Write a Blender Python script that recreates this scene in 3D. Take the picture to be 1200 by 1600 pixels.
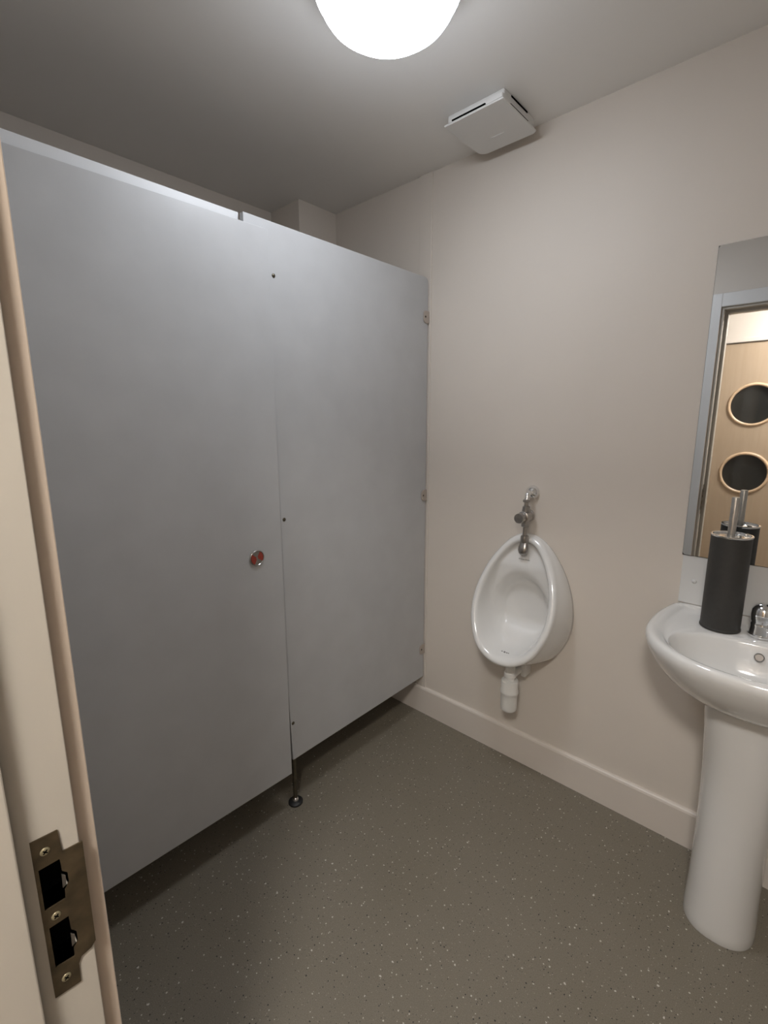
import bpy, bmesh, math, random
from mathutils import Vector, Matrix
PI = math.pi
for o in list(bpy.data.objects): bpy.data.objects.remove(o)
scene = bpy.context.scene
COL = scene.collection

# ------------------------------------------------------------------ camera
EYE = Vector((0, 0, 1.45))
yaw, pitch, roll = math.radians(42.478), math.radians(10.776), math.radians(-0.2)
fwd = Vector((-math.sin(yaw)*math.cos(pitch), math.cos(yaw)*math.cos(pitch), -math.sin(pitch)))
rt0 = Vector((math.cos(yaw), math.sin(yaw), 0)); up0 = rt0.cross(fwd)
rt = rt0*math.cos(roll) + up0*math.sin(roll); up = -rt0*math.sin(roll) + up0*math.cos(roll)
cam = bpy.data.cameras.new('camera'); camo = bpy.data.objects.new('camera', cam); COL.objects.link(camo)
camo.matrix_world = Matrix(((rt.x, up.x, -fwd.x, EYE.x), (rt.y, up.y, -fwd.y, EYE.y), (rt.z, up.z, -fwd.z, EYE.z), (0, 0, 0, 1)))
cam.sensor_fit = 'HORIZONTAL'; cam.sensor_width = 36; cam.lens = 36*737.83/1200; cam.clip_start = .01
scene.camera = camo

# ------------------------------------------------------------------ world, exposure
w = bpy.data.worlds.new('world'); scene.world = w; w.use_nodes = True
w.node_tree.nodes['Background'].inputs[0].default_value = (0.02, 0.02, 0.02, 1)
w.node_tree.nodes['Background'].inputs[1].default_value = 1
vs = scene.view_settings
vs.view_transform = 'Standard'; vs.look = 'None'; vs.exposure = 1.0; vs.gamma = 1; vs.use_curve_mapping = False
LAMP_EMIT = 15.2          # dome over the room: lower cap
LAMP_SIDE = 9.4           # the dome's sides, further from the bulb
CORRIDOR_EMIT = 70       # dome in the corridor behind the doorway
LAMP_COL = (0.93, 0.98, 1.06)
CORR_COL = (1.0, 0.965, 0.92)

# ------------------------------------------------------------------ key dimensions (metres)
CZ = 2.462        # ceiling
YB = 1.741        # back wall
XP = -1.32        # cubicle front plane
XL = -2.13        # left wall
XR = 0.43         # right wall
Y0 = -0.04; Y1 = 0.089   # front wall thickness, doorway lining
YC = -1.02        # corridor far wall
JX0, JX1, JZ = -0.49, 0.28, 2.066   # doorway opening
UX = -0.803       # urinal centre
BX = -0.05        # basin centre

# ------------------------------------------------------------------ materials
def N(t, kind, **kw):
    n = t.nodes.new(kind)
    for k, v in kw.items():
        if k in n.inputs.keys(): n.inputs[k].default_value = v
        else: setattr(n, k, v)
    return n
def rgba(c): return (c[0], c[1], c[2], 1)
def mat(name, col, rough=.5, metal=0, var=.04, scale=6, bump=0, bscale=60, coat=0, spec=.5):
    m = bpy.data.materials.new(name); m.use_nodes = True; t = m.node_tree; p = t.nodes['Principled BSDF']
    p.inputs['Roughness'].default_value = rough; p.inputs['Metallic'].default_value = metal
    p.inputs['Coat Weight'].default_value = coat; p.inputs['Coat Roughness'].default_value = .06
    p.inputs['Specular IOR Level'].default_value = spec
    tc = N(t, 'ShaderNodeTexCoord'); nz = N(t, 'ShaderNodeTexNoise', Scale=scale, Detail=4.0)
    t.links.new(tc.outputs['Object'], nz.inputs['Vector'])
    r = N(t, 'ShaderNodeValToRGB')
    r.color_ramp.elements[0].position = .3; r.color_ramp.elements[1].position = .7
    r.color_ramp.elements[0].color = rgba([c*(1-var) for c in col]); r.color_ramp.elements[1].color = rgba([min(1, c*(1+var)) for c in col])
    t.links.new(nz.outputs['Fac'], r.inputs['Fac']); t.links.new(r.outputs['Color'], p.inputs['Base Color'])
    if bump:
        n2 = N(t, 'ShaderNodeTexNoise', Scale=bscale, Detail=3.0); t.links.new(tc.outputs['Object'], n2.inputs['Vector'])
        b = N(t, 'ShaderNodeBump', Strength=bump, Distance=.002)
        t.links.new(n2.outputs['Fac'], b.inputs['Height']); t.links.new(b.outputs['Normal'], p.inputs['Normal'])
    return m
def emit(name, col, s):
    m = bpy.data.materials.new(name); m.use_nodes = True; t = m.node_tree; p = t.nodes['Principled BSDF']
    p.inputs['Base Color'].default_value = (.8, .8, .8, 1); p.inputs['Roughness'].default_value = .3
    p.inputs['Emission Color'].default_value = rgba(col); p.inputs['Emission Strength'].default_value = s
    return m
M = {}
M['wall'] = mat('wall_paint', (.665, .605, .54), .6, var=.015, scale=3, bump=.10, bscale=90)
M['ceil'] = mat('ceiling_paint', (.85, .83, .80), .8, var=.015, scale=3, bump=.08, bscale=90)
M['trim'] = mat('cream_gloss', (.67, .61, .55), .35, var=.02, scale=5, bump=.05, bscale=30)
M['arch'] = mat('architrave_gloss', (.70, .69, .675), .35, var=.02, scale=5, bump=.05, bscale=30)
M['edgeshade'] = mat('shaded_edge_tone', (.56, .46, .37), .45, var=.03, scale=5, bump=.1, bscale=40)
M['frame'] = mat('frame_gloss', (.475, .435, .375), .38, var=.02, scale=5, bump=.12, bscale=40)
M['lam'] = mat('grey_laminate', (.465, .467, .47), .34, var=.035, scale=9, bump=.03, bscale=300)
M['lamedge'] = mat('mirror_edge', (.05, .04, .032), .5)
M['alu'] = mat('pale_rail', (.62, .625, .63), .4, var=.02)
M['ceramic'] = mat('white_ceramic', (.71, .70, .68), .12, var=.008, scale=4, coat=.6)
M['plastic'] = mat('white_plastic', (.74, .73, .70), .4, var=.01)
M['fanp'] = mat('fan_plastic', (.72, .71, .69), .45, var=.01)
M['pvc'] = mat('waste_plastic', (.76, .75, .72), .35, var=.02, scale=40)
M['chrome'] = mat('chrome', (.82, .82, .82), .08, 1, var=.02)
M['dullchrome'] = mat('worn_chrome', (.42, .40, .38), .28, 1, var=.12, scale=60)
M['steel'] = mat('brushed_steel', (.55, .53, .50), .3, 1, var=.06, scale=80)
M['darksteel'] = mat('dark_leg_steel', (.12, .105, .075), .35, .8, var=.1, scale=60)
M['charcoal'] = mat('charcoal_coating', (.035, .033, .03), .55, var=.08, scale=80)
M['black'] = mat('black_rubber', (.012, .012, .012), .5)
M['slot'] = mat('dark_slot', (.004, .004, .004), .9, spec=0)
M['bronze'] = mat('bronzed_steel', (.085, .062, .035), .5, .55, var=.35, scale=45, bump=.1, bscale=120)
M['screw'] = mat('brass_screw', (.42, .37, .24), .38, .75, var=.1, scale=200)
M['tan'] = mat('bracket_plastic', (.42, .36, .31), .4, var=.05)
M['red'] = mat('red_indicator', (.30, .045, .03), .25, var=.05)
M['glassdark'] = mat('dark_pane', (.018, .018, .016), .08, var=.1)
M['white'] = mat('white_board', (.69, .685, .67), .3, var=.01)
M['ink'] = mat('printed_ink', (.22, .21, .20), .5)
M['wood2'] = mat('beading_wood', (.60, .43, .28), .4, var=.08, scale=30)
M['lampbase'] = mat('lamp_base_plastic', (.8, .8, .78), .4, var=.01)
M['glow'] = emit('lamp_diffuser', LAMP_COL, LAMP_EMIT)
M['glowside'] = emit('lamp_diffuser_side', LAMP_COL, LAMP_SIDE)
M['glowcollar'] = emit('lamp_diffuser_collar', LAMP_COL, LAMP_SIDE*.045)
M['glow2'] = emit('corridor_diffuser', CORR_COL, CORRIDOR_EMIT)
M['glow2side'] = emit('corridor_diffuser_side', CORR_COL, CORRIDOR_EMIT*.36)
M['glow2collar'] = emit('corridor_diffuser_collar', CORR_COL, CORRIDOR_EMIT*.12)
# mirror: silvered, faintly warm
m = bpy.data.materials.new('mirror_silver'); m.use_nodes = True; p = m.node_tree.nodes['Principled BSDF']
p.inputs['Base Color'].default_value = (.85, .87, .885, 1); p.inputs['Metallic'].default_value = 1; p.inputs['Roughness'].default_value = .015
M['mirror'] = m
# timber veneer of the corridor door
m = bpy.data.materials.new('ash_veneer'); m.use_nodes = True; t = m.node_tree; p = t.nodes['Principled BSDF']
tc = N(t, 'ShaderNodeTexCoord'); mp = N(t, 'ShaderNodeMapping'); mp.inputs['Scale'].default_value = (14, 14, 1.1)
nz = N(t, 'ShaderNodeTexNoise', Scale=3.0, Detail=6.0, Distortion=.6); r = N(t, 'ShaderNodeValToRGB')
r.color_ramp.elements[0].color = (.38, .285, .195, 1); r.color_ramp.elements[1].color = (.45, .35, .25, 1)
t.links.new(tc.outputs['Object'], mp.inputs['Vector']); t.links.new(mp.outputs['Vector'], nz.inputs['Vector'])
t.links.new(nz.outputs['Fac'], r.inputs['Fac']); t.links.new(r.outputs['Color'], p.inputs['Base Color']); p.inputs['Roughness'].default_value = .42
M['wood'] = m
# speckled safety vinyl
m = bpy.data.materials.new('speckled_vinyl'); m.use_nodes = True; t = m.node_tree; p = t.nodes['Principled BSDF']
tc = N(t, 'ShaderNodeTexCoord')
def speck(scale, keep, size, seed):
    mp = N(t, 'ShaderNodeMapping'); mp.inputs['Location'].default_value = (seed, seed*.7, 0); t.links.new(tc.outputs['Object'], mp.inputs['Vector'])
    wn = N(t, 'ShaderNodeTexNoise', Scale=160.0, Detail=1.0); t.links.new(mp.outputs['Vector'], wn.inputs['Vector'])
    v = N(t, 'ShaderNodeTexVoronoi', Scale=scale); v.voronoi_dimensions = '2D'; t.links.new(mp.outputs['Vector'], v.inputs['Vector'])
    add = N(t, 'ShaderNodeMath', operation='MULTIPLY_ADD'); t.links.new(wn.outputs['Fac'], add.inputs[0]); add.inputs[1].default_value = .35
    t.links.new(v.outputs['Distance'], add.inputs[2])
    sep = N(t, 'ShaderNodeSeparateColor'); t.links.new(v.outputs['Color'], sep.inputs[0])
    # speck radius varies per cell; only some cells carry one
    sz = N(t, 'ShaderNodeMath', operation='MULTIPLY_ADD'); t.links.new(sep.outputs['Green'], sz.inputs[0]); sz.inputs[1].default_value = size*.8; sz.inputs[2].default_value = .175 + size*.4
    a = N(t, 'ShaderNodeMath', operation='LESS_THAN'); t.links.new(add.outputs[0], a.inputs[0]); t.links.new(sz.outputs[0], a.inputs[1])
    k = N(t, 'ShaderNodeMath', operation='LESS_THAN'); t.links.new(sep.outputs['Red'], k.inputs[0]); k.inputs[1].default_value = keep
    mu = N(t, 'ShaderNodeMath', operation='MULTIPLY'); t.links.new(a.outputs[0], mu.inputs[0]); t.links.new(k.outputs[0], mu.inputs[1])
    return mu.outputs[0]
nz = N(t, 'ShaderNodeTexNoise', Scale=2.2, Detail=5.0); t.links.new(tc.outputs['Object'], nz.inputs['Vector'])
r = N(t, 'ShaderNodeValToRGB'); r.color_ramp.elements[0].position = .3; r.color_ramp.elements[1].position = .7
r.color_ramp.elements[0].color = (.178, .155, .115, 1); r.color_ramp.elements[1].color = (.20, .176, .137, 1)
t.links.new(nz.outputs['Fac'], r.inputs['Fac']); last = r.outputs['Color']
fz = N(t, 'ShaderNodeTexNoise', Scale=420.0, Detail=2.0); t.links.new(tc.outputs['Object'], fz.inputs['Vector'])
fr = N(t, 'ShaderNodeMapRange'); fr.inputs['From Min'].default_value = .3; fr.inputs['From Max'].default_value = .7; fr.inputs['To Min'].default_value = .82; fr.inputs['To Max'].default_value = 1.16
t.links.new(fz.outputs['Fac'], fr.inputs['Value'])
mm = N(t, 'ShaderNodeVectorMath', operation='SCALE'); t.links.new(last, mm.inputs[0]); t.links.new(fr.outputs[0], mm.inputs['Scale']); last = mm.outputs[0]
for sc, keep, size, col, seed in ((75, .13, .13, (.52, .49, .42), 3.1), (95, .17, .14, (.03, .028, .024), 7.7), (160, .12, .14, (.33, .30, .245), 11.3), (38, .06, .09, (.55, .52, .46), 19.4), (150, .10, .13, (.06, .056, .046), 23.0)):
    f = speck(sc, keep, size, seed); mx = N(t, 'ShaderNodeMix', data_type='RGBA')
    t.links.new(f, mx.inputs[0]); t.links.new(last, mx.inputs[6]); mx.inputs[7].default_value = rgba(col); last = mx.outputs[2]
t.links.new(last, p.inputs['Base Color']); p.inputs['Roughness'].default_value = .48
bn = N(t, 'ShaderNodeBump', Strength=.12, Distance=.001); t.links.new(fz.outputs['Fac'], bn.inputs['Height']); t.links.new(bn.outputs['Normal'], p.inputs['Normal'])
M['vinyl'] = m

# ------------------------------------------------------------------ mesh helpers
def link(name, bm, m, parent=None, smooth=False, bevel=0, seg=2, subd=0, angle=35):
    bmesh.ops.recalc_face_normals(bm, faces=bm.faces)
    me = bpy.data.meshes.new(name); bm.to_mesh(me); bm.free()
    ob = bpy.data.objects.new(name, me); COL.objects.link(ob)
    me.materials.append(M[m] if isinstance(m, str) else m)
    if smooth:
        for f in me.polygons: f.use_smooth = True
        if smooth == 'auto':
            me.set_sharp_from_angle(angle=math.radians(angle))
    if bevel:
        b = ob.modifiers.new('bevel', 'BEVEL'); b.width = bevel; b.segments = seg; b.limit_method = 'ANGLE'; b.angle_limit = math.radians(40)
    if subd:
        s = ob.modifiers.new('subd', 'SUBSURF'); s.levels = subd; s.render_levels = subd
    if parent is not None:
        ob.parent = parent; ob.matrix_parent_inverse = parent.matrix_world.inverted()
    return ob
def tag(o, label, cat, group=None, kind=None):
    o['label'] = label; o['category'] = cat
    if group: o['group'] = group
    if kind: o['kind'] = kind
    return o
def thing(name, loc, label, cat, group=None, rz=0, kind=None):
    o = bpy.data.objects.new(name, None); COL.objects.link(o); o.empty_display_size = .05
    o.matrix_world = Matrix.Translation(loc) @ Matrix.Rotation(rz, 4, 'Z')
    o.location = loc; o.rotation_euler = (0, 0, rz)
    return tag(o, label, cat, group, kind)
def part(ob, parent):
    ob.parent = parent; ob.matrix_parent_inverse = parent.matrix_world.inverted(); return ob
def box(lo, hi, bm=None):
    bm = bm or bmesh.new()
    r = bmesh.ops.create_cube(bm, size=1)
    for v in r['verts']:
        v.co = Vector([(lo[i]+hi[i])/2 + v.co[i]*(hi[i]-lo[i]) for i in range(3)])
    return bm
def lathe(prof, origin, axis=(0, 0, 1), seg=40, bm=None):
    """prof: (radius, distance along axis) pairs."""
    bm = bm or bmesh.new(); ax = Vector(axis).normalized()
    a = ax.orthogonal().normalized(); b = ax.cross(a); o = Vector(origin); rings = []
    for r, h in prof:
        if r < 1e-6: rings.append([bm.verts.new(o+ax*h)])
        else: rings.append([bm.verts.new(o+ax*h+(a*math.cos(2*PI*i/seg)+b*math.sin(2*PI*i/seg))*r) for i in range(seg)])
    for p, q in zip(rings, rings[1:]):
        for i in range(seg):
            j = (i+1) % seg
            if len(p) == 1 and len(q) == 1: continue
            if len(p) == 1: bm.faces.new((p[0], q[i], q[j]))
            elif len(q) == 1: bm.faces.new((p[i], p[j], q[0]))
            else: bm.faces.new((p[i], p[j], q[j], q[i]))
    for e in (rings[0], rings[-1]):
        if len(e) > 2: bm.faces.new(e)
    return bm
def tube(path, r, seg=16, bm=None):
    bm = bm or bmesh.new(); path = [Vector(p) for p in path]; rings = []; n = None
    for i, p in enumerate(path):
        d = (path[min(i+1, len(path)-1)]-path[max(i-1, 0)]).normalized()
        n = d.orthogonal().normalized() if n is None else (n-d*n.dot(d)).normalized()
        b = d.cross(n); rr = r[i] if isinstance(r, (list, tuple)) else r
        rings.append([bm.verts.new(p+(n*math.cos(2*PI*k/seg)+b*math.sin(2*PI*k/seg))*rr) for k in range(seg)])
    for p, q in zip(rings, rings[1:]):
        for k in range(seg): bm.faces.new((p[k], p[(k+1) % seg], q[(k+1) % seg], q[k]))
    bm.faces.new(rings[0]); bm.faces.new(rings[-1])
    return bm
def loft(rings, cap0=False, cap1=False):
    bm = bmesh.new(); R = [[bm.verts.new(p) for p in r] for r in rings]; n = len(R[0])
    for a, b in zip(R, R[1:]):
        for i in range(n): bm.faces.new((a[i], a[(i+1) % n], b[(i+1) % n], b[i]))
    if cap0: bm.faces.new(R[0])
    if cap1: bm.faces.new(R[-1])
    return bm
def plate(outer, holes, f, depth):
    """flat polygon with holes, (u,v) -> f(u,v,w), w 0..depth."""
    bm = bmesh.new(); es = []
    for loop in [outer]+holes:
        vs_ = [bm.verts.new((u, v, 0)) for u, v in loop]
        es += [bm.edges.new((vs_[i], vs_[(i+1) % len(vs_)])) for i in range(len(vs_))]
    bmesh.ops.triangle_fill(bm, edges=es, use_beauty=True, use_dissolve=False)
    # drop any triangles that fell inside a hole
    def inside(p, poly):
        c = False; n = len(poly)
        for i in range(n):
            (x1, y1), (x2, y2) = poly[i], poly[(i+1) % n]
            if (y1 > p[1]) != (y2 > p[1]) and p[0] < (x2-x1)*(p[1]-y1)/(y2-y1)+x1: c = not c
        return c
    bad = [fc for fc in bm.faces if any(inside(fc.calc_center_median(), h) for h in holes)]
    bmesh.ops.delete(bm, geom=bad, context='FACES_ONLY')
    g = bmesh.ops.extrude_face_region(bm, geom=bm.faces[:])
    for v in [x for x in g['geom'] if isinstance(x, bmesh.types.BMVert)]: v.co.z = depth
    for v in bm.verts: v.co = Vector(f(v.co.x, v.co.y, v.co.z))
    return bm
def circle(cx, cy, r, n=40): return [(cx+r*math.cos(2*PI*i/n), cy+r*math.sin(2*PI*i/n)) for i in range(n)]
def catmull(pts, n):
    out = []; k = len(pts)
    for s in range(n):
        u = s*k/n; i = int(u); f = u-i
        p0, p1, p2, p3 = (pts[(i+j-1) % k] for j in range(4))
        out.append(tuple(.5*(2*b+(c-a)*f+(2*a-5*b+4*c-d)*f*f+(3*b-a-3*c+d)*f**3) for a, b, c, d in zip(p0, p1, p2, p3)))
    return out
def screw_head(name, pos, axis, r, m, parent, h=.003, cross=True):
    s = link(name, lathe([(0, h), (r*.55, h*.92), (r*.9, h*.5), (r, 0)], pos, axis, 18), m, parent, smooth=True)
    if cross:
        ax = Vector(axis).normalized(); a = ax.orthogonal().normalized(); b = ax.cross(a); bm = bmesh.new()
        for q, s_ in ((a, b), (b, a)):
            vs_ = [Vector(pos)+ax*(h+.0002)+q*(x*r*.55)+s_*(y*r*.13) for x, y in ((-1, -1), (1, -1), (1, 1), (-1, 1))]
            lo = [bm.verts.new(v-ax*.0008) for v in vs_]; hi = [bm.verts.new(v) for v in vs_]
            bm.faces.new(lo); bm.faces.new(hi)
            for i in range(4): bm.faces.new((lo[i], lo[(i+1) % 4], hi[(i+1) % 4], hi[i]))
        link('recess', bm, 'slot', s)
    return s

# ------------------------------------------------------------------ the room
def struct(name, bm, m, label, cat, **k): return tag(link(name, bm, m, **k), label, cat, kind='structure')
struct('floor', box((XL-.1, YC-.1, -.05), (1.45, YB+.1, 0)), 'vinyl', 'grey-brown speckled vinyl floor', 'floor')
struct('ceiling', box((XL-.1, YC-.1, CZ), (1.45, YB+.1, CZ+.05)), 'ceil', 'plain off-white painted ceiling above the cubicle', 'ceiling')
struct('wall_back', box((XL-.1, YB, 0), (XR+.1, YB+.1, CZ)), 'wall', 'cream painted wall behind the urinal and basin', 'wall')
struct('wall_left', box((XL-.1, Y1, 0), (XL, YB, CZ)), 'wall', 'cream wall seen over the top of the grey cubicle', 'wall')
struct('wall_right', box((XR, Y1, 0), (XR+.1, YB, CZ)), 'wall', 'cream side wall to the right of the basin', 'wall')
# front wall: one mesh with the doorway cut out
bm = box((XL-.1, Y0, 0), (JX0-.025, Y1, CZ)); box((JX1+.025, Y0, 0), (1.45, Y1, CZ), bm); box((JX0-.025, Y0, JZ+.025), (JX1+.025, Y1, CZ), bm)
struct('wall_front', bm, 'wall', 'cream wall around the open doorway, seen in the mirror', 'wall')
bm = box((XL-.1, YC-.1, 0), (-.86, YC, CZ)); box((.10, YC-.1, 0), (1.45, YC, CZ), bm); box((-.86, YC-.1, 2.05), (.10, YC, CZ), bm)
struct('wall_corridor', bm, 'wall', 'cream corridor wall over the wooden door, seen in the mirror', 'wall')
struct('wall_corridor_end', box((XL-.1, YC, 0), (XL, Y0, CZ)), 'wall', 'cream end wall of the corridor outside the doorway', 'wall')
struct('wall_corridor_side', box((1.35, YC, 0), (1.45, Y0, CZ)), 'wall', 'cream far wall of the corridor outside the doorway', 'wall')
struct('wall_boxing', box((XL, 1.512, 0), (-1.912, YB, CZ)), 'wall', 'square pipe boxing in the corner above the cubicle', 'boxing')

def skirting(x0, x1, name, label):
    prof = [(0, 0), (.015, 0), (.015, .128), (.0125, .135), (.008, .139), (0, .140)]
    bm = bmesh.new(); A = [bm.verts.new((x0, YB-d, z)) for d, z in prof]; B = [bm.verts.new((x1, YB-d, z)) for d, z in prof]
    for i in range(len(prof)): j = (i+1) % len(prof); bm.faces.new((A[i], A[j], B[j], B[i]))
    bm.faces.new(A); bm.faces.new(B)
    return struct(name, bm, 'trim', label, 'skirting board')
skirting(-1.905, XR, 'baseboard_back', 'cream skirting board along the wall under the urinal')
struct('trim_1', box((-1.378, YB-.006, .140), (-1.312, YB, CZ)), 'wall', 'flat cream batten on the wall beside the grey panel edge', 'batten', bevel=.002)

# doorway lining (rebated) with stop and architraves
fr = thing('trim_2', (JX0, 0, 0), 'cream painted door frame with metal strike plate at the left', 'door frame', kind='structure')
POCK = [[(.0530, .9930), (.0775, .9930), (.0775, 1.0400), (.0530, 1.0400)], [(.0540, .9230), (.0775, .9230), (.0775, .9750), (.0540, .9750)]]
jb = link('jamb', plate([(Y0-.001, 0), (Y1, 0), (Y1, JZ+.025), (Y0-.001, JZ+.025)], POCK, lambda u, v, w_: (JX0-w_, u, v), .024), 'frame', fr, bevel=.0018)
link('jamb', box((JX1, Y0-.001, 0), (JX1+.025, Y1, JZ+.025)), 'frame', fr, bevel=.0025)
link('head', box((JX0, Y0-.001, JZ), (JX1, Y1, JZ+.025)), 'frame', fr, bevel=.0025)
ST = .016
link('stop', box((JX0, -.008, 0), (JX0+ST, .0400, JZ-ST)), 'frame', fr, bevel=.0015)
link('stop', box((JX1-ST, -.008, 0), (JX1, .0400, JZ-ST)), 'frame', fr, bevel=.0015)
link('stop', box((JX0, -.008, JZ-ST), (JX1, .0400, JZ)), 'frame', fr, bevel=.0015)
AW = .072; AQ = .013
for yy0, yy1 in ((Y1, Y1+.0175), (Y0-.0175, Y0)):
    av = link('architrave', box((JX0-AQ-AW, yy0, 0), (JX0-AQ, yy1, JZ+AQ+AW)), 'arch', fr, bevel=.0012)
    av.data.materials.append(M['edgeshade'])      # inner edge darker tan: the jamb corner's shade put into its colour
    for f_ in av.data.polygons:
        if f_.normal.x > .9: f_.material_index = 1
    link('architrave', box((JX1+AQ, yy0, 0), (JX1+AQ+AW, yy1, JZ+AQ+AW)), 'arch', fr, bevel=.003)
    link('architrave', box((JX0-AQ, yy0, JZ+AQ), (JX1+AQ, yy1, JZ+AQ+AW)), 'arch', fr, bevel=.003)

# wooden corridor door with two portholes
d = thing('door_1', (-.40, YC, 0), 'pale wooden door with two round dark windows, reflected in mirror', 'door', kind='structure')
DL, DR, DT = -.82, .06, 2.015
PH = [(-.400, 1.568, .142), (-.400, 1.060, .142)]
DY = YC-.012
link('leaf', plate([(DL, .005), (DR, .005), (DR, DT), (DL, DT)], [circle(x, z, r, 48) for x, z, r in PH], lambda u, v, w_: (u, DY-.044+w_, v), .044), 'wood', d)
for x, z, r in PH:
    ring = [(r-.004, .000), (r-.004, .006), (r+.002, .011), (r+.009, .011), (r+.015, .006), (r+.017, 0), (r-.004, 0)]
    bm = bmesh.new(); seg = 56; Rs = [[bm.verts.new((x+a*math.cos(2*PI*i/seg), DY+h, z+a*math.sin(2*PI*i/seg))) for i in range(seg)] for a, h in ring[:-1]]
    for a, b in zip(Rs, Rs[1:]+Rs[:1]):
        for i in range(seg): bm.faces.new((a[i], a[(i+1) % seg], b[(i+1) % seg], b[i]))
    bd = link('beading', bm, 'wood2', d, smooth='auto')
    link('pane', lathe([(0, -.003), (r+.002, -.003), (r+.002, .003), (0, .003)], (x, DY-.02, z), (0, 1, 0), 48), 'glassdark', bd)
for bx_ in ((-.86, -.824), (.064, .10)): link('frame_jamb', box((bx_[0], YC-.08, 0), (bx_[1], YC+.004, 2.05)), 'trim', d, bevel=.002)
link('frame_head', box((-.824, YC-.08, 2.021), (.064, YC+.004, 2.05)), 'trim', d, bevel=.002)

# ------------------------------------------------------------------ ceiling lamps
def dome_lamp(x, y, glow, label, name='ceiling_lamp'):
    t_ = thing(name, (x, y, CZ), label, 'ceiling lamp')
    link('base', lathe([(0, 0), (.150, 0), (.152, -.004), (.152, -.020), (.146, -.024), (0, -.024)], (x, y, CZ), seg=64), 'lampbase', t_, smooth='auto')
    prof = [(.149, -.020), (.158, -.024), (.165, -.032), (.168, -.044), (.1675, -.056), (.166, -.066), (.1645, -.0685), (.159, -.070), (.157, -.080), (.152, -.090), (.1455, -.0985), (.1435, -.1015), (.1355, -.1035), (.122, -.117), (.100, -.130), (.070, -.140), (.035, -.146), (0, -.148)]
    df = link('diffuser', lathe(prof, (x, y, CZ), seg=72), glow, t_, smooth='auto', angle=28)
    df.data.materials.append(M[glow+'side']); df.data.materials.append(M[glow+'collar'])
    for f_ in df.data.polygons:
        if f_.center.z > CZ-.069: f_.material_index = 2
        elif f_.center.z > CZ-.1025: f_.material_index = 1
    return t_
dome_lamp(-.838, .934, 'glow', 'glowing white dome lamp on the ceiling over the room')
dome_lamp(.12, -.55, 'glow2', 'warm dome lamp on the corridor ceiling outside the doorway')

# ------------------------------------------------------------------ extractor fan
f = thing('extractor_fan', (-.95, 1.57, CZ), 'square white extractor fan on the ceiling above the urinal', 'extractor fan')
bm = box((-1.062, 1.486, CZ-.022), (-.852, 1.694, CZ)); link('housing', bm, 'fanp', f, bevel=.004)
# slots on the two visible housing sides
fc = (-1.054, -.836, 1.452, 1.690)
zc0, zc1 = CZ-.050, CZ-.022
bm = bmesh.new()
def rr(x0, x1, y0, y1, rads, z, n=6):
    out = []
    for (cx, cy, a0), r in zip(((x1, y1, 0), (x0, y1, 90), (x0, y0, 180), (x1, y0, 270)), rads):
        sx = -1 if a0 in (0, 270) else 1; sy = -1 if a0 in (0, 90) else 1
        for i in range(n+1):
            a = math.radians(a0+90*i/n); out.append((cx+sx*r+r*math.cos(a), cy+sy*r+r*math.sin(a), z))
    return out
x0, x1, y0, y1 = fc; R4 = (.016, .030, .004, .004)
rings = [rr(x0+.012, x1-.012, y0+.016, y1-.012, R4, zc1), rr(x0+.012, x1-.012, y0+.016, y1-.012, R4, zc1-.012), rr(x0+.002, x1-.002, y0+.002, y1-.002, R4, zc0+.006), rr(x0, x1, y0, y1, R4, zc0+.003), rr(x0+.002, x1-.002, y0+.002, y1-.002, R4, zc0)]
cv = link('cover', loft(rings, True, True), 'fanp', f, smooth='auto', angle=25)
link('vent_slot', box((-1.030, 1.4625, CZ-.0350), (-.905, 1.480, CZ-.0318)), 'slot', f)
link('vent_slot', box((-.8515, 1.515, CZ-.0375), (-.8440, 1.635, CZ-.0345)), 'slot', f)
link('vent_slot', box((-.8535, 1.530, CZ-.008), (-.8505, 1.640, CZ-.003)), 'slot', f)
link('badge', box((-.968, 1.610, zc0-.0012), (-.918, 1.616, zc0+.001)), 'white', cv)

# ------------------------------------------------------------------ toilet cubicle
cub = thing('toilet_cubicle', (XP, .93, 0), 'grey laminate toilet cubicle front with closed door and side panel', 'toilet cubicle')
PT = .018
yr = YB-.0135
def pl(u, v, w_): return (XP-w_, u, v)
# fixed panel: tab over the door, rounded top corner at the wall, slightly slanted door-side edge
outer = [(.839, 1.985), (.839, 2.053), (yr-.022, 2.053), (yr-.010, 2.049), (yr-.003, 2.041), (yr, 2.030), (yr, .203), (.930, .197), (.9165, .58), (.9125, .95), (.9120, 1.985)]
pan = link('fixed_panel', plate(outer, [], pl, PT), 'lam', cub, bevel=.0012)
for z in (1.899, 1.124, .349): screw_head('screw', (XP, .936, z), (1, 0, 0), .0065, 'darksteel', pan, .003, False)
# door: hinged at the front wall end, standing very slightly open
HY = .135; dz = math.radians(1.15)
dr = thing('door', (XP, HY, 0), '', ''); del dr['label'], dr['category']
def dm(ob): return part(ob, dr)
door = link('door', plate([(HY, .165), (.9105, .160), (.9105, 2.021), (HY, 2.018)], [], pl, .012), 'lam', None, bevel=.0012)
bpy.data.objects.remove(dr)
def rot_about(ob, c, a):
    Mx = Matrix.Translation(c) @ Matrix.Rotation(a, 4, 'Z') @ Matrix.Translation(-Vector(c))
    ob.data.transform(Mx)
HC = Vector((XP, HY, 0))
rot_about(door, HC, -dz); part(door, cub); door.name = 'door'
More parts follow.
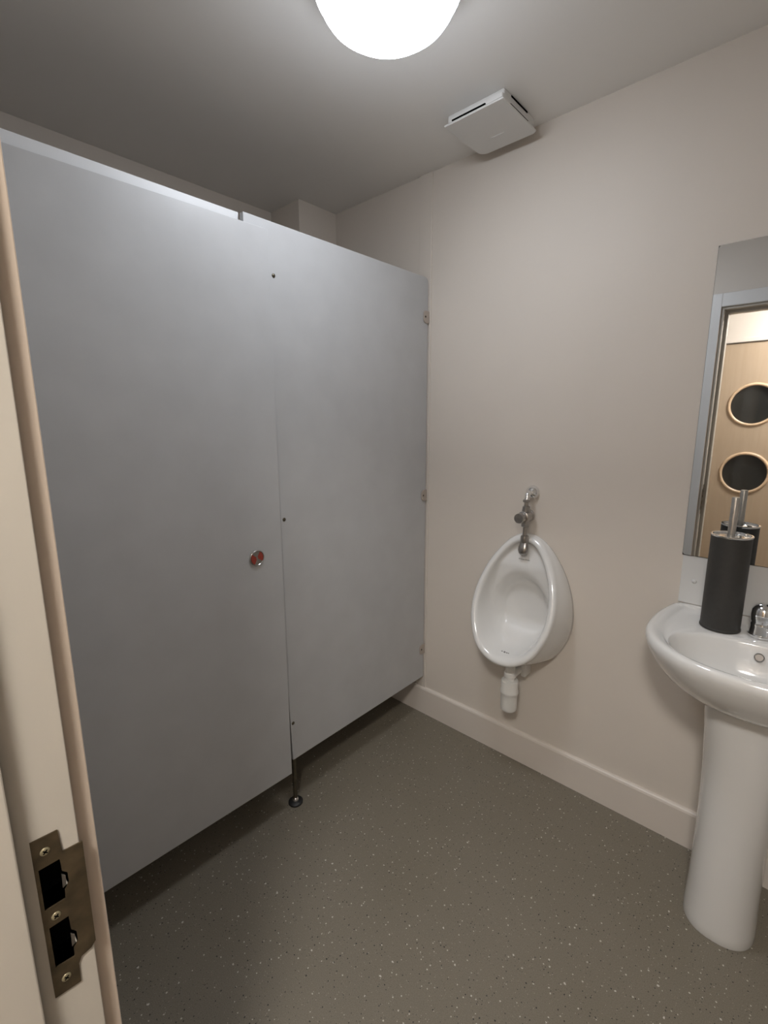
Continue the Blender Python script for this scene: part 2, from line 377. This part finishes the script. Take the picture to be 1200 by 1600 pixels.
# lock indicator on the door
dx = math.tan(dz)*(.812-HY)
ic = (XP+dx, .812, 1.018); iax = (math.cos(-dz), math.sin(-dz), 0)
ind = link('lock_indicator', lathe([(.0250, 0), (.0262, .001), (.0262, .004), (.0240, .0058), (.0225, .0040), (0, .0040)], ic, iax, 40), 'dullchrome', door, smooth='auto')
a_ = Vector(iax)
def wedge(a0, a1, r0, r1, mname, nm, h):
    bm = bmesh.new(); n = 10; c_ = Vector(ic)+a_*h; yv = Vector((-a_.y, a_.x, 0)); zv = Vector((0, 0, 1)); P0 = []; P1 = []
    for i in range(n+1):
        an = math.radians(a0+(a1-a0)*i/n); dv = yv*math.cos(an)+zv*math.sin(an); P0.append(c_+dv*r0); P1.append(c_+dv*r1)
    V0 = [bm.verts.new(p) for p in P0]; V1 = [bm.verts.new(p) for p in P1]
    W0 = [bm.verts.new(p-a_*.001) for p in P0]; W1 = [bm.verts.new(p-a_*.001) for p in P1]
    for i in range(n):
        bm.faces.new((V0[i], V0[i+1], V1[i+1], V1[i])); bm.faces.new((W0[i], W0[i+1], W1[i+1], W1[i]))
        bm.faces.new((V1[i], V1[i+1], W1[i+1], W1[i])); bm.faces.new((V0[i], V0[i+1], W0[i+1], W0[i]))
    bm.faces.new((V0[0], V1[0], W1[0], W0[0])); bm.faces.new((V0[n], V1[n], W1[n], W0[n]))
    return link(nm, bm, mname, ind)
wedge(-35, 62, .004, .0222, 'red', 'red_segment', .0050)
wedge(140, 245, .004, .0222, 'red', 'red_segment', .0050)
# header rail above the door, just behind its face
link('header_rail', box((XP-.045, .10, 2.005), (XP-.022, .8375, 2.056)), 'alu', cub, bevel=.002)
# filler post at the hinge side, against the front wall
link('hinge_post', box((XP-PT, .108, .165), (XP, .131, 2.03)), 'lam', cub, bevel=.0015)
# wall brackets on the panel edge
for z in (1.894, 1.118, .354):
    out = [(yr-.034, -.012), (yr-.030, -.021), (yr-.020, -.025), (yr+.003, -.025), (yr+.003, .025), (yr-.020, .025), (yr-.030, .021), (yr-.034, .012)]
    bk = link('wall_bracket', plate([(u, z+v) for u, v in out], [], lambda u, v, w_: (XP+.0005+w_, u, v), .004), 'tan', cub, bevel=.0015)
    screw_head('screw', (XP+.0045, yr-.022, z), (1, 0, 0), .0045, 'darksteel', bk, .0015)
# support leg
leg = link('support_leg', lathe([(.008, .012), (.008, .215)], (XP-.011, .940, 0), seg=20), 'darksteel', cub, smooth='auto')
link('foot', lathe([(0, 0), (.026, 0), (.0275, .002), (.0275, .007), (.024, .0105), (.012, .013), (0, .013)], (XP-.011, .940, 0), seg=36), 'black', leg, smooth='auto')
link('foot_cap', lathe([(.0125, .012), (.012, .018), (.009, .023), (.008, .024)], (XP-.011, .940, 0), seg=28), 'chrome', leg, smooth='auto')

# ------------------------------------------------------------------ urinal
ur = thing('urinal', (UX, YB, .5), 'white ceramic urinal bowl hung on the cream wall', 'urinal')
half = [(0, 1.015), (.046, 1.004), (.085, .972), (.127, .910), (.154, .845), (.168, .780), (.169, .715), (.153, .651), (.117, .587), (.062, .548)]
ctl = half+[(0, .536)]+[(-x, z) for x, z in half[:0:-1]]
NR = 96
rim = catmull(ctl, NR)
nor = []
for i in range(NR):
    (xa, za), (xb, zb) = rim[i-1], rim[(i+1) % NR]
    tx, tz = xb-xa, zb-za; l = math.hypot(tx, tz); nor.append((-tz/l, tx/l))
if nor[NR//4][0] < 0: nor = [(-a, -b) for a, b in nor]
def dep(z): return .030+.40*(1.02-z)
def P3(x, d_, z): return (UX+x, YB-d_, z)
def sm(a, b, x): x = max(0, min(1, (x-a)/(b-a))); return x*x*(3-2*x)
backr = [(x*1.125, 1.006-(1.014-z)*1.115) for x, z in rim]
rings = [[P3(x, .002, z) for x, z in backr]]
for k in (.15, .35, .55, .75, .9):
    rg = []
    for (xb, zb), (x, z) in zip(backr, rim):
        bl = .10*math.sin(PI*k)*.35
        xx = xb+(x-xb)*k; zz = zb+(z-zb)*k; sc = 1+bl
        rg.append(P3(xx*sc, .002+(dep(z)-.014-.002)*k, .76+(zz-.76)*(1+bl*.5)))
    rings.append(rg)
def off(ins, dd): return [P3(x-nx*ins, dep(z-nz_*ins)+dd, z-nz_*ins) for (x, z), (nx, nz_) in zip(rim, nor)]
rings += [off(0, -.010), off(.001, -.001), off(.006, .005), off(.014, .008), off(.022, .006), off(.0275, -.001), off(.030, -.010)]
def ursurf(x, z):   # depth of the inner surface: upper splash plane, then an arched cavity
    rho = math.sqrt((x/.118)**2+((z-.70)/(.150 if z > .70 else .200))**2)
    m_ = 1-sm(.72, 1.12, rho)
    d_up = min(.058, dep(z)-.024)
    return .014*m_+d_up*(1-m_) + .075*sm(.66, .56, z)
def inner(ins, mix):
    rg = []
    for (x, z), (nx, nz_) in zip(rim, nor):
        X_, Z_ = x-nx*ins, z-nz_*ins
        d_r = dep(Z_)-.013; d_b = min(d_r, ursurf(X_, Z_))
        rg.append(P3(X_, d_r+(d_b-d_r)*mix, Z_))
    return rg
rings += [inner(.032, .15), inner(.0345, .45), inner(.039, .75), inner(.046, .93)]
cz_ = .74
def core(s):
    rg = []
    for (x, z), (nx, nz_) in zip(rim, nor):
        X_, Z_ = (x-nx*.046)*s, cz_+(z-nz_*.046-cz_)*s
        d_r = dep(Z_)-.013; d_b = min(d_r, ursurf(X_, Z_))
        rg.append(P3(X_, d_r+(d_b-d_r)*(.93+.07*min(1, (1-s)*8)), Z_))
    return rg
rings += [core(s) for s in (.965, .93, .89, .84, .79, .73, .67, .60, .52, .44, .35, .25, .15, .06)]
bowl = link('bowl', loft(rings, True, True), 'ceramic', ur, smooth=True)
# maker's mark printed under the spreader
cu = bpy.data.curves.new('mark', 'FONT'); cu.body = 'Armitage Shanks'; cu.size = .0070; cu.align_x = 'CENTER'; cu.extrude = .0003
to = bpy.data.objects.new('mark_tmp', cu); COL.objects.link(to)
to.matrix_world = Matrix.Translation(P3(0, ursurf(0, .918)+.0012, .915)) @ Matrix.Rotation(PI/2, 4, 'X')
bpy.context.view_layer.update()
me = bpy.data.meshes.new_from_object(to.evaluated_get(bpy.context.evaluated_depsgraph_get())); me.transform(to.matrix_world)
bpy.data.objects.remove(to)
mk = bpy.data.objects.new('maker_mark', me); COL.objects.link(mk); me.materials.clear(); me.materials.append(M['ink']); part(mk, bowl)
# outlet grating: dark holes low in the bowl
for i, (ox, oz, r_) in enumerate(((-.013, 0, .0035), (-.002, .001, .004), (.008, .001, .0026), (.015, .002, .002))):
    link('outlet_hole', lathe([(0, .0025), (r_, .002), (r_, -.002), (0, -.002)], P3(ox, .170, .568+oz), (0, -.6, .8), 14), 'ink', bowl)
# waste: neck, bottle-type trap with collar, side outlet
TX, TY = UX, YB-.118
tr = link('waste_trap', lathe([(0, .300), (.027, .300), (.031, .304), (.0325, .312), (.0325, .345), (.033, .372), (.034, .374), (.0362, .378), (.0362, .386), (.0335, .390), (.034, .425), (.0325, .430), (.024, .433), (0, .433)], (TX, TY, 0), seg=40), 'pvc', ur, smooth='auto')
link('neck', lathe([(.018, .43), (.018, .445), (.024, .448), (.024, .462), (.019, .466), (.019, .52)], (TX, TY, 0), seg=36), 'pvc', tr, smooth='auto')
link('outlet_pipe', tube([(TX, TY+.02, .448), (TX+.004, YB-.06, .450), (TX+.004, YB-.03, .450), (TX+.004, YB, .450)], .016), 'pvc', tr, smooth='auto')
link('hanger_bracket', box((TX+.014, YB-.055, .425), (TX+.034, YB, .500)), 'pvc', ur, bevel=.004)

# ------------------------------------------------------------------ flush valve
fv = thing('flush_valve', (UX, YB, 1.18), 'chrome push-button flush valve and pipe above the urinal', 'flush valve')
PY = YB-.054
link('wall_flange', lathe([(.026, 0), (.027, .003), (.025, .012), (.019, .021), (.012, .026), (.010, .028)], (UX, YB, 1.180), (0, -1, 0), 32), 'chrome', fv, smooth='auto')
bend = [(UX, YB-.02, 1.180), (UX, YB-.036, 1.180)]+[(UX, YB-.036-.014*math.sin(a), 1.166+.014*math.cos(a)) for a in (PI/8, PI/4, 3*PI/8, PI/2)]+[(UX, PY, 1.150)]
link('elbow', tube(bend, .0095), 'chrome', fv, smooth='auto')
link('pipe', lathe([(.0088, 1.012), (.0088, 1.155)], (UX, PY, 0), seg=24), 'dullchrome', fv, smooth='auto')
def nut(z0, z1, r, m='dullchrome'): return link('nut', lathe([(r*.8, z0), (r, z0+.0015), (r, z1-.0015), (r*.8, z1)], (UX, PY, 0), seg=6), m, fv, bevel=.0008)
nut(1.146, 1.157, .0145); nut(1.118, 1.131, .0150); nut(1.050, 1.065, .0160)
link('valve_body', lathe([(.0150, 1.064), (.0150, 1.120)], (UX, PY, 0), seg=28), 'dullchrome', fv, smooth='auto')
vb = link('valve_barrel', lathe([(.0205, -.030), (.0235, -.028), (.0235, -.020), (.0210, -.018), (.0210, .020), (.0220, .021), (.0220, .026), (.019, .028)], (UX, PY, 1.091), (0, -1, 0), 36), 'dullchrome', fv, smooth='auto')
link('push_button', lathe([(.0155, .026), (.0155, .038), (.0180, .039), (.0190, .042), (.0190, .058), (.0180, .060), (0, .060)], (UX, PY, 1.091), (0, -1, 0), 36), 'dullchrome', fv, smooth='auto')
link('connector', lathe([(.0145, .988), (.0155, .991), (.0155, 1.008), (.0145, 1.014), (.011, 1.016)], (UX, PY, 0), seg=28), 'dullchrome', fv, smooth='auto')
# spreader: scooped tongue that throws water over the bowl back
sp = [(.0145, PY, .992), (.0165, PY-.004, .982), (.019, PY-.008, .970), (.0195, PY-.010, .957), (.0165, PY-.010, .946), (.009, PY-.008, .938)]
rg = []
for hw_, y_, z_ in sp: rg.append([(UX+hw_*math.cos(2*PI*i/24), y_+.011*math.sin(2*PI*i/24)*(hw_/.017), z_) for i in range(24)])
link('spreader', loft(rg, True, True), 'dullchrome', fv, smooth='auto', angle=50)

# ------------------------------------------------------------------ wash basin
ba = thing('wash_basin', (BX, YB, 0), 'white ceramic wash basin on a tall pedestal', 'wash basin')
oc = [(0, .462), (.09, .452), (.165, .418), (.225, .358), (.258, .280), (.266, .200), (.262, .120), (.250, .050), (.234, .006), (.20, .001), (.10, .001)]
oc = oc+[(0, .001)]+[(-x, y_) for x, y_ in oc[:0:-1]]
NB = 120
OC = (0, .24)   # common centre (x, distance from wall)
dense = catmull(oc, 600)
def radial(poly, n):
    out = []
    for i in range(n):
        a = 2*PI*i/n; dx_, dy_ = math.sin(a), math.cos(a); best = 0
        for (x1, y1), (x2, y2) in zip(poly, poly[1:]+poly[:1]):
            x1_, y1_, x2_, y2_ = x1-OC[0], y1-OC[1], x2-OC[0], y2-OC[1]
            c1 = dx_*y1_-dy_*x1_; c2 = dx_*y2_-dy_*x2_
            if c1 == c2 or c1*c2 > 0: continue
            s = c1/(c1-c2); px_, py_ = x1_+(x2_-x1_)*s, y1_+(y2_-y1_)*s; k = px_*dx_+py_*dy_
            best = max(best, k)
        out.append((OC[0]+dx_*best, max(.001, OC[1]+dy_*best)))
    return out
OUT = radial(dense, NB)
bw = [(.198*(1 if s_ > 0 else -1)*abs(s_)**.93, .278+.126*(1 if c_ > 0 else -1)*abs(c_)**.93) for s_, c_ in ((math.sin(2*PI*i/400), math.cos(2*PI*i/400)) for i in range(400))]
BOWL = radial(bw, NB)
def inset(poly, k):
    out = []
    for x, y_ in poly:
        vx, vy = OC[0]-x, OC[1]-y_; l = math.hypot(vx, vy); g = .3+.7*sm(.0, .10, y_)
        out.append((x+vx/l*k, y_+vy/l*k*g))
    return out
def Z(poly, z): return [(BX+x, YB-y_, z if not callable(z) else z(x, y_)) for x, y_ in poly]
def scl(poly, s, c=(0, .19)): return [(c[0]+(x-c[0])*s, max(.001, c[1]+(y_-c[1])*s)) for x, y_ in poly]
rings = [Z(scl(OUT, .40), .700), Z(scl(OUT, .52), .704), Z(scl(OUT, .66), .722), Z(scl(OUT, .80), .752), Z(scl(OUT, .91), .790), Z(scl(OUT, .975), .822), Z(scl(OUT, .995), .838),
         Z(OUT, .848), Z(inset(OUT, .0015), .858), Z(inset(OUT, .006), .8645), Z(inset(OUT, .013), .867), Z(inset(OUT, .021), .8655), Z(inset(OUT, .030), .8617), Z(inset(OUT, .038), .8570), Z(inset(OUT, .045), .8530)]
def mixp(a, b, k): return [(p[0]+(q[0]-p[0])*k, p[1]+(q[1]-p[1])*k) for p, q in zip(a, b)]
I4 = inset(OUT, .045); 
rings += [Z(mixp(I4, BOWL, .22), .8503), Z(mixp(I4, BOWL, .55), .8490), Z(mixp(I4, BOWL, .90), .8478), [(BX+q[0], YB-q[1], .8450+.003*(1-sm(.010, .045, math.hypot(p_[0]-q[0], p_[1]-q[1])))) for p_, q in zip(I4, BOWL)]]
bc = (0, .285)
rings += [Z(scl(BOWL, .975, bc), .838), Z(scl(BOWL, .945, bc), .824), Z(scl(BOWL, .90, bc), .800), Z(scl(BOWL, .82, bc), .770), Z(scl(BOWL, .68, bc), .742), Z(scl(BOWL, .48, bc), .726), Z(scl(BOWL, .25, bc), .719), Z(scl(BOWL, .10, bc), .717)]
bb = link('bowl', loft(rings, True, True), 'ceramic', ba, smooth=True)
ov = link('overflow', lathe([(.0095, 0), (.0112, .001), (.0118, .0025), (.0105, .0035), (.0092, .0025), (.0088, .0005)], (BX, YB-.1655, .812), (0, -.90, .43), 28), 'dullchrome', bb, smooth='auto')
link('overflow_hole', lathe([(.0092, .0012), (.004, .0010), (0, .0010)], (BX, YB-.1655, .812), (0, -.90, .43), 28), 'tan', ov, smooth='auto')
link('waste_ring', lathe([(.024, 0), (.024, .002), (.019, .003), (.017, .001), (0, .0005)], (BX, YB-.285, .7175), seg=28), 'chrome', bb, smooth='auto')
def psec(hw_, f_, bk_, z):
    out = []; n = 48; cy_ = (f_+bk_)/2
    for i in range(n):
        a = 2*PI*i/n; s_, c_ = math.sin(a), math.cos(a)
        q = .85
        out.append((BX+hw_*math.copysign(abs(s_)**q, s_), (cy_-(cy_-f_)*math.copysign(abs(c_)**q, c_)), z))
    return out
ped = [psec(.088, 1.428, 1.625, 0), psec(.089, 1.426, 1.626, .006), psec(.088, 1.427, 1.626, .03), psec(.085, 1.432, 1.626, .12), psec(.084, 1.436, 1.627, .30), psec(.089, 1.436, 1.629, .48), psec(.097, 1.434, 1.632, .60), psec(.104, 1.432, 1.635, .68), psec(.107, 1.432, 1.636, .714)]
link('pedestal', loft(ped, True, True), 'ceramic', ba, smooth='auto', angle=60)

# ------------------------------------------------------------------ tap
TXc, TYc, TZ = BX-.007, YB-.098, .8505
tp = thing('basin_tap', (TXc, TYc, TZ), 'chrome mixer tap on the back of the basin', 'tap')
link('base_ring', lathe([(.0300, 0), (.0310, .002), (.0310, .006), (.0295, .008), (0, .008)], (TXc, TYc, TZ), seg=40), 'chrome', tp, smooth='auto')
bd = link('body', lathe([(.0285, .007), (.0272, .020), (.0268, .030), (.0275, .036), (.0262, .039), (.0262, .042), (.0285, .046), (.0292, .062), (.0278, .078), (.021, .090), (.011, .096), (0, .097)], (TXc, TYc, TZ), seg=44), 'chrome', tp, smooth='auto', angle=40)
sd = Vector((math.sin(math.radians(58)), -math.cos(math.radians(58)), 0)); T0 = Vector((TXc, TYc, TZ))
link('spout', tube([T0+sd*k+Vector((0, 0, h)) for k, h in ((.010, .026), (.045, .036), (.080, .043), (.105, .041), (.115, .031))], [.016, .0145, .013, .012, .011], 24), 'chrome', tp, smooth='auto')
link('lever', tube([T0+sd*k+Vector((0, 0, h)) for k, h in ((.005, .086), (.035, .103), (.070, .118))], [.011, .008, .0055], 18), 'chrome', tp, smooth='auto')

# ------------------------------------------------------------------ toilet brush in its canister
HX, HY2, HZ = -.153, 1.640, .8505
tb = thing('toilet_brush', (HX, HY2, HZ), 'charcoal toilet brush canister with steel handle, standing on the basin', 'toilet brush')
HR, HH = .0495, .281
cn = link('canister', lathe([(0, 0), (HR+.0012, 0), (HR+.0016, .002), (HR+.0012, .005), (HR, .006), (HR, HH-.004), (HR-.0015, HH-.004), (HR-.0015, .01), (0, .01)], (HX, HY2, HZ), seg=64), 'charcoal', tb, smooth='auto')
link('rim', lathe([(HR+.0006, HH-.005), (HR+.0014, HH-.003), (HR+.0014, HH-.001), (HR+.0004, HH), (HR-.0035, HH), (HR-.0042, HH-.002), (HR-.0042, HH-.008)], (HX, HY2, HZ), seg=64), 'chrome', tb, smooth='auto')
link('lid', lathe([(HR-.0045, HH-.010), (HR-.0045, HH-.006), (HR-.010, HH-.0045), (.020, HH-.0055), (.014, HH-.004), (.0, HH-.004)], (HX, HY2, HZ), seg=56), 'steel', tb, smooth='auto')
link('handle', lathe([(.0098, HH-.006), (.0098, HH+.1045), (.0088, HH+.107), (0, HH+.107)], (HX-.002, HY2-.002, HZ), seg=32), 'steel', tb, smooth='auto')

# ------------------------------------------------------------------ mirror and splashback
mi = thing('wall_mirror', (BX, YB, 1.03), 'tall frameless mirror on the wall above the basin', 'mirror')
MX0, MX1, MZ0, MZ1 = -.283, .183, 1.029, 1.943
link('backing', box((MX0-.0012, YB-.0035, MZ0-.0022), (MX1+.0012, YB-.0003, MZ1+.0004)), 'lamedge', mi)
cr = .008; go = []
for (cx, cz2, a0) in ((MX1-cr, MZ1-cr, 0), (MX0+cr, MZ1-cr, 90), (MX0+cr, MZ0+cr, 180), (MX1-cr, MZ0+cr, 270)):
    go += [(cx+cr*math.cos(math.radians(a0+90*i/5)), cz2+cr*math.sin(math.radians(a0+90*i/5))) for i in range(6)]
link('glass', plate(go, [], lambda u, v, w_: (u, YB-.0035-w_, v), .0035), 'mirror', mi)
sb = thing('splashback', (BX, YB, .95), 'white splashback strip between the mirror and the basin', 'splashback')
link('panel', box((MX0+.002, YB-.004, .8685), (MX1-.002, YB-.0003, 1.0262)), 'white', sb, bevel=.0012)
for x in (-.243, .143): link('screw_cap', lathe([(0, .0035), (.004, .003), (.0065, .0012), (.007, 0)], (x, YB-.004, .945), (0, -1, 0), 22), 'white', sb, smooth=True)

# ------------------------------------------------------------------ strike plate on the door frame
sk = thing('strike_plate', (JX0, .07, .98), 'bronzed metal strike plate screwed to the door frame', 'strike plate')
outl = [(.0515, 1.072), (.0515, .893), (.0735, .891), (.0740, .913), (.0770, .919), (.0860, .921), (.0905, .926), (.0912, 1.045), (.0745, 1.046), (.0730, 1.071)]
h1 = [(.0545, 1.0400), (.0545, .9945), (.0715, .9945), (.0720, 1.004), (.0760, 1.010), (.0760, 1.021), (.0720, 1.026), (.0715, 1.0400)]
h2 = [(.0555, .9735), (.0555, .9265), (.0715, .9245), (.0720, .934), (.0760, .940), (.0760, .951), (.0720, .957), (.0715, .9735)]
pt = link('plate', plate(outl, [h1, h2], lambda u, v, w_: (JX0+.0003+w_, u, v), .0014), 'bronze', sk)
for hh, pk in zip((h1, h2), POCK):
    u0, u1 = pk[0][0], pk[1][0]; v0, v1 = pk[0][1], pk[2][1]; bm = bmesh.new()
    A = [bm.verts.new((JX0-.0002, u, v)) for u, v in pk]; B = [bm.verts.new((JX0-.0235, u, v)) for u, v in pk]
    for i in range(4): bm.faces.new((A[i], A[(i+1) % 4], B[(i+1) % 4], B[i]))
    bm.faces.new(B); link('pocket', bm, 'slot', pt)  # black lining: the shade inside the latch hole put into its colour
    zm = (hh[4][1]+hh[5][1])/2
    link('adjusting_tab', plate([(.0705, zm-.008), (.0735, zm-.006), (.0740, zm+.004), (.0710, zm+.008)], [], lambda u, v, w_: (JX0+.0006+w_, u, v), .0016), 'dullchrome', pt, bevel=.0004)
for y_, z in ((.0615, 1.056), (.0622, .9825), (.0625, .908)): screw_head('screw', (JX0+.0017, y_, z), (1, 0, 0), (.0043), 'screw', pt, .0010)
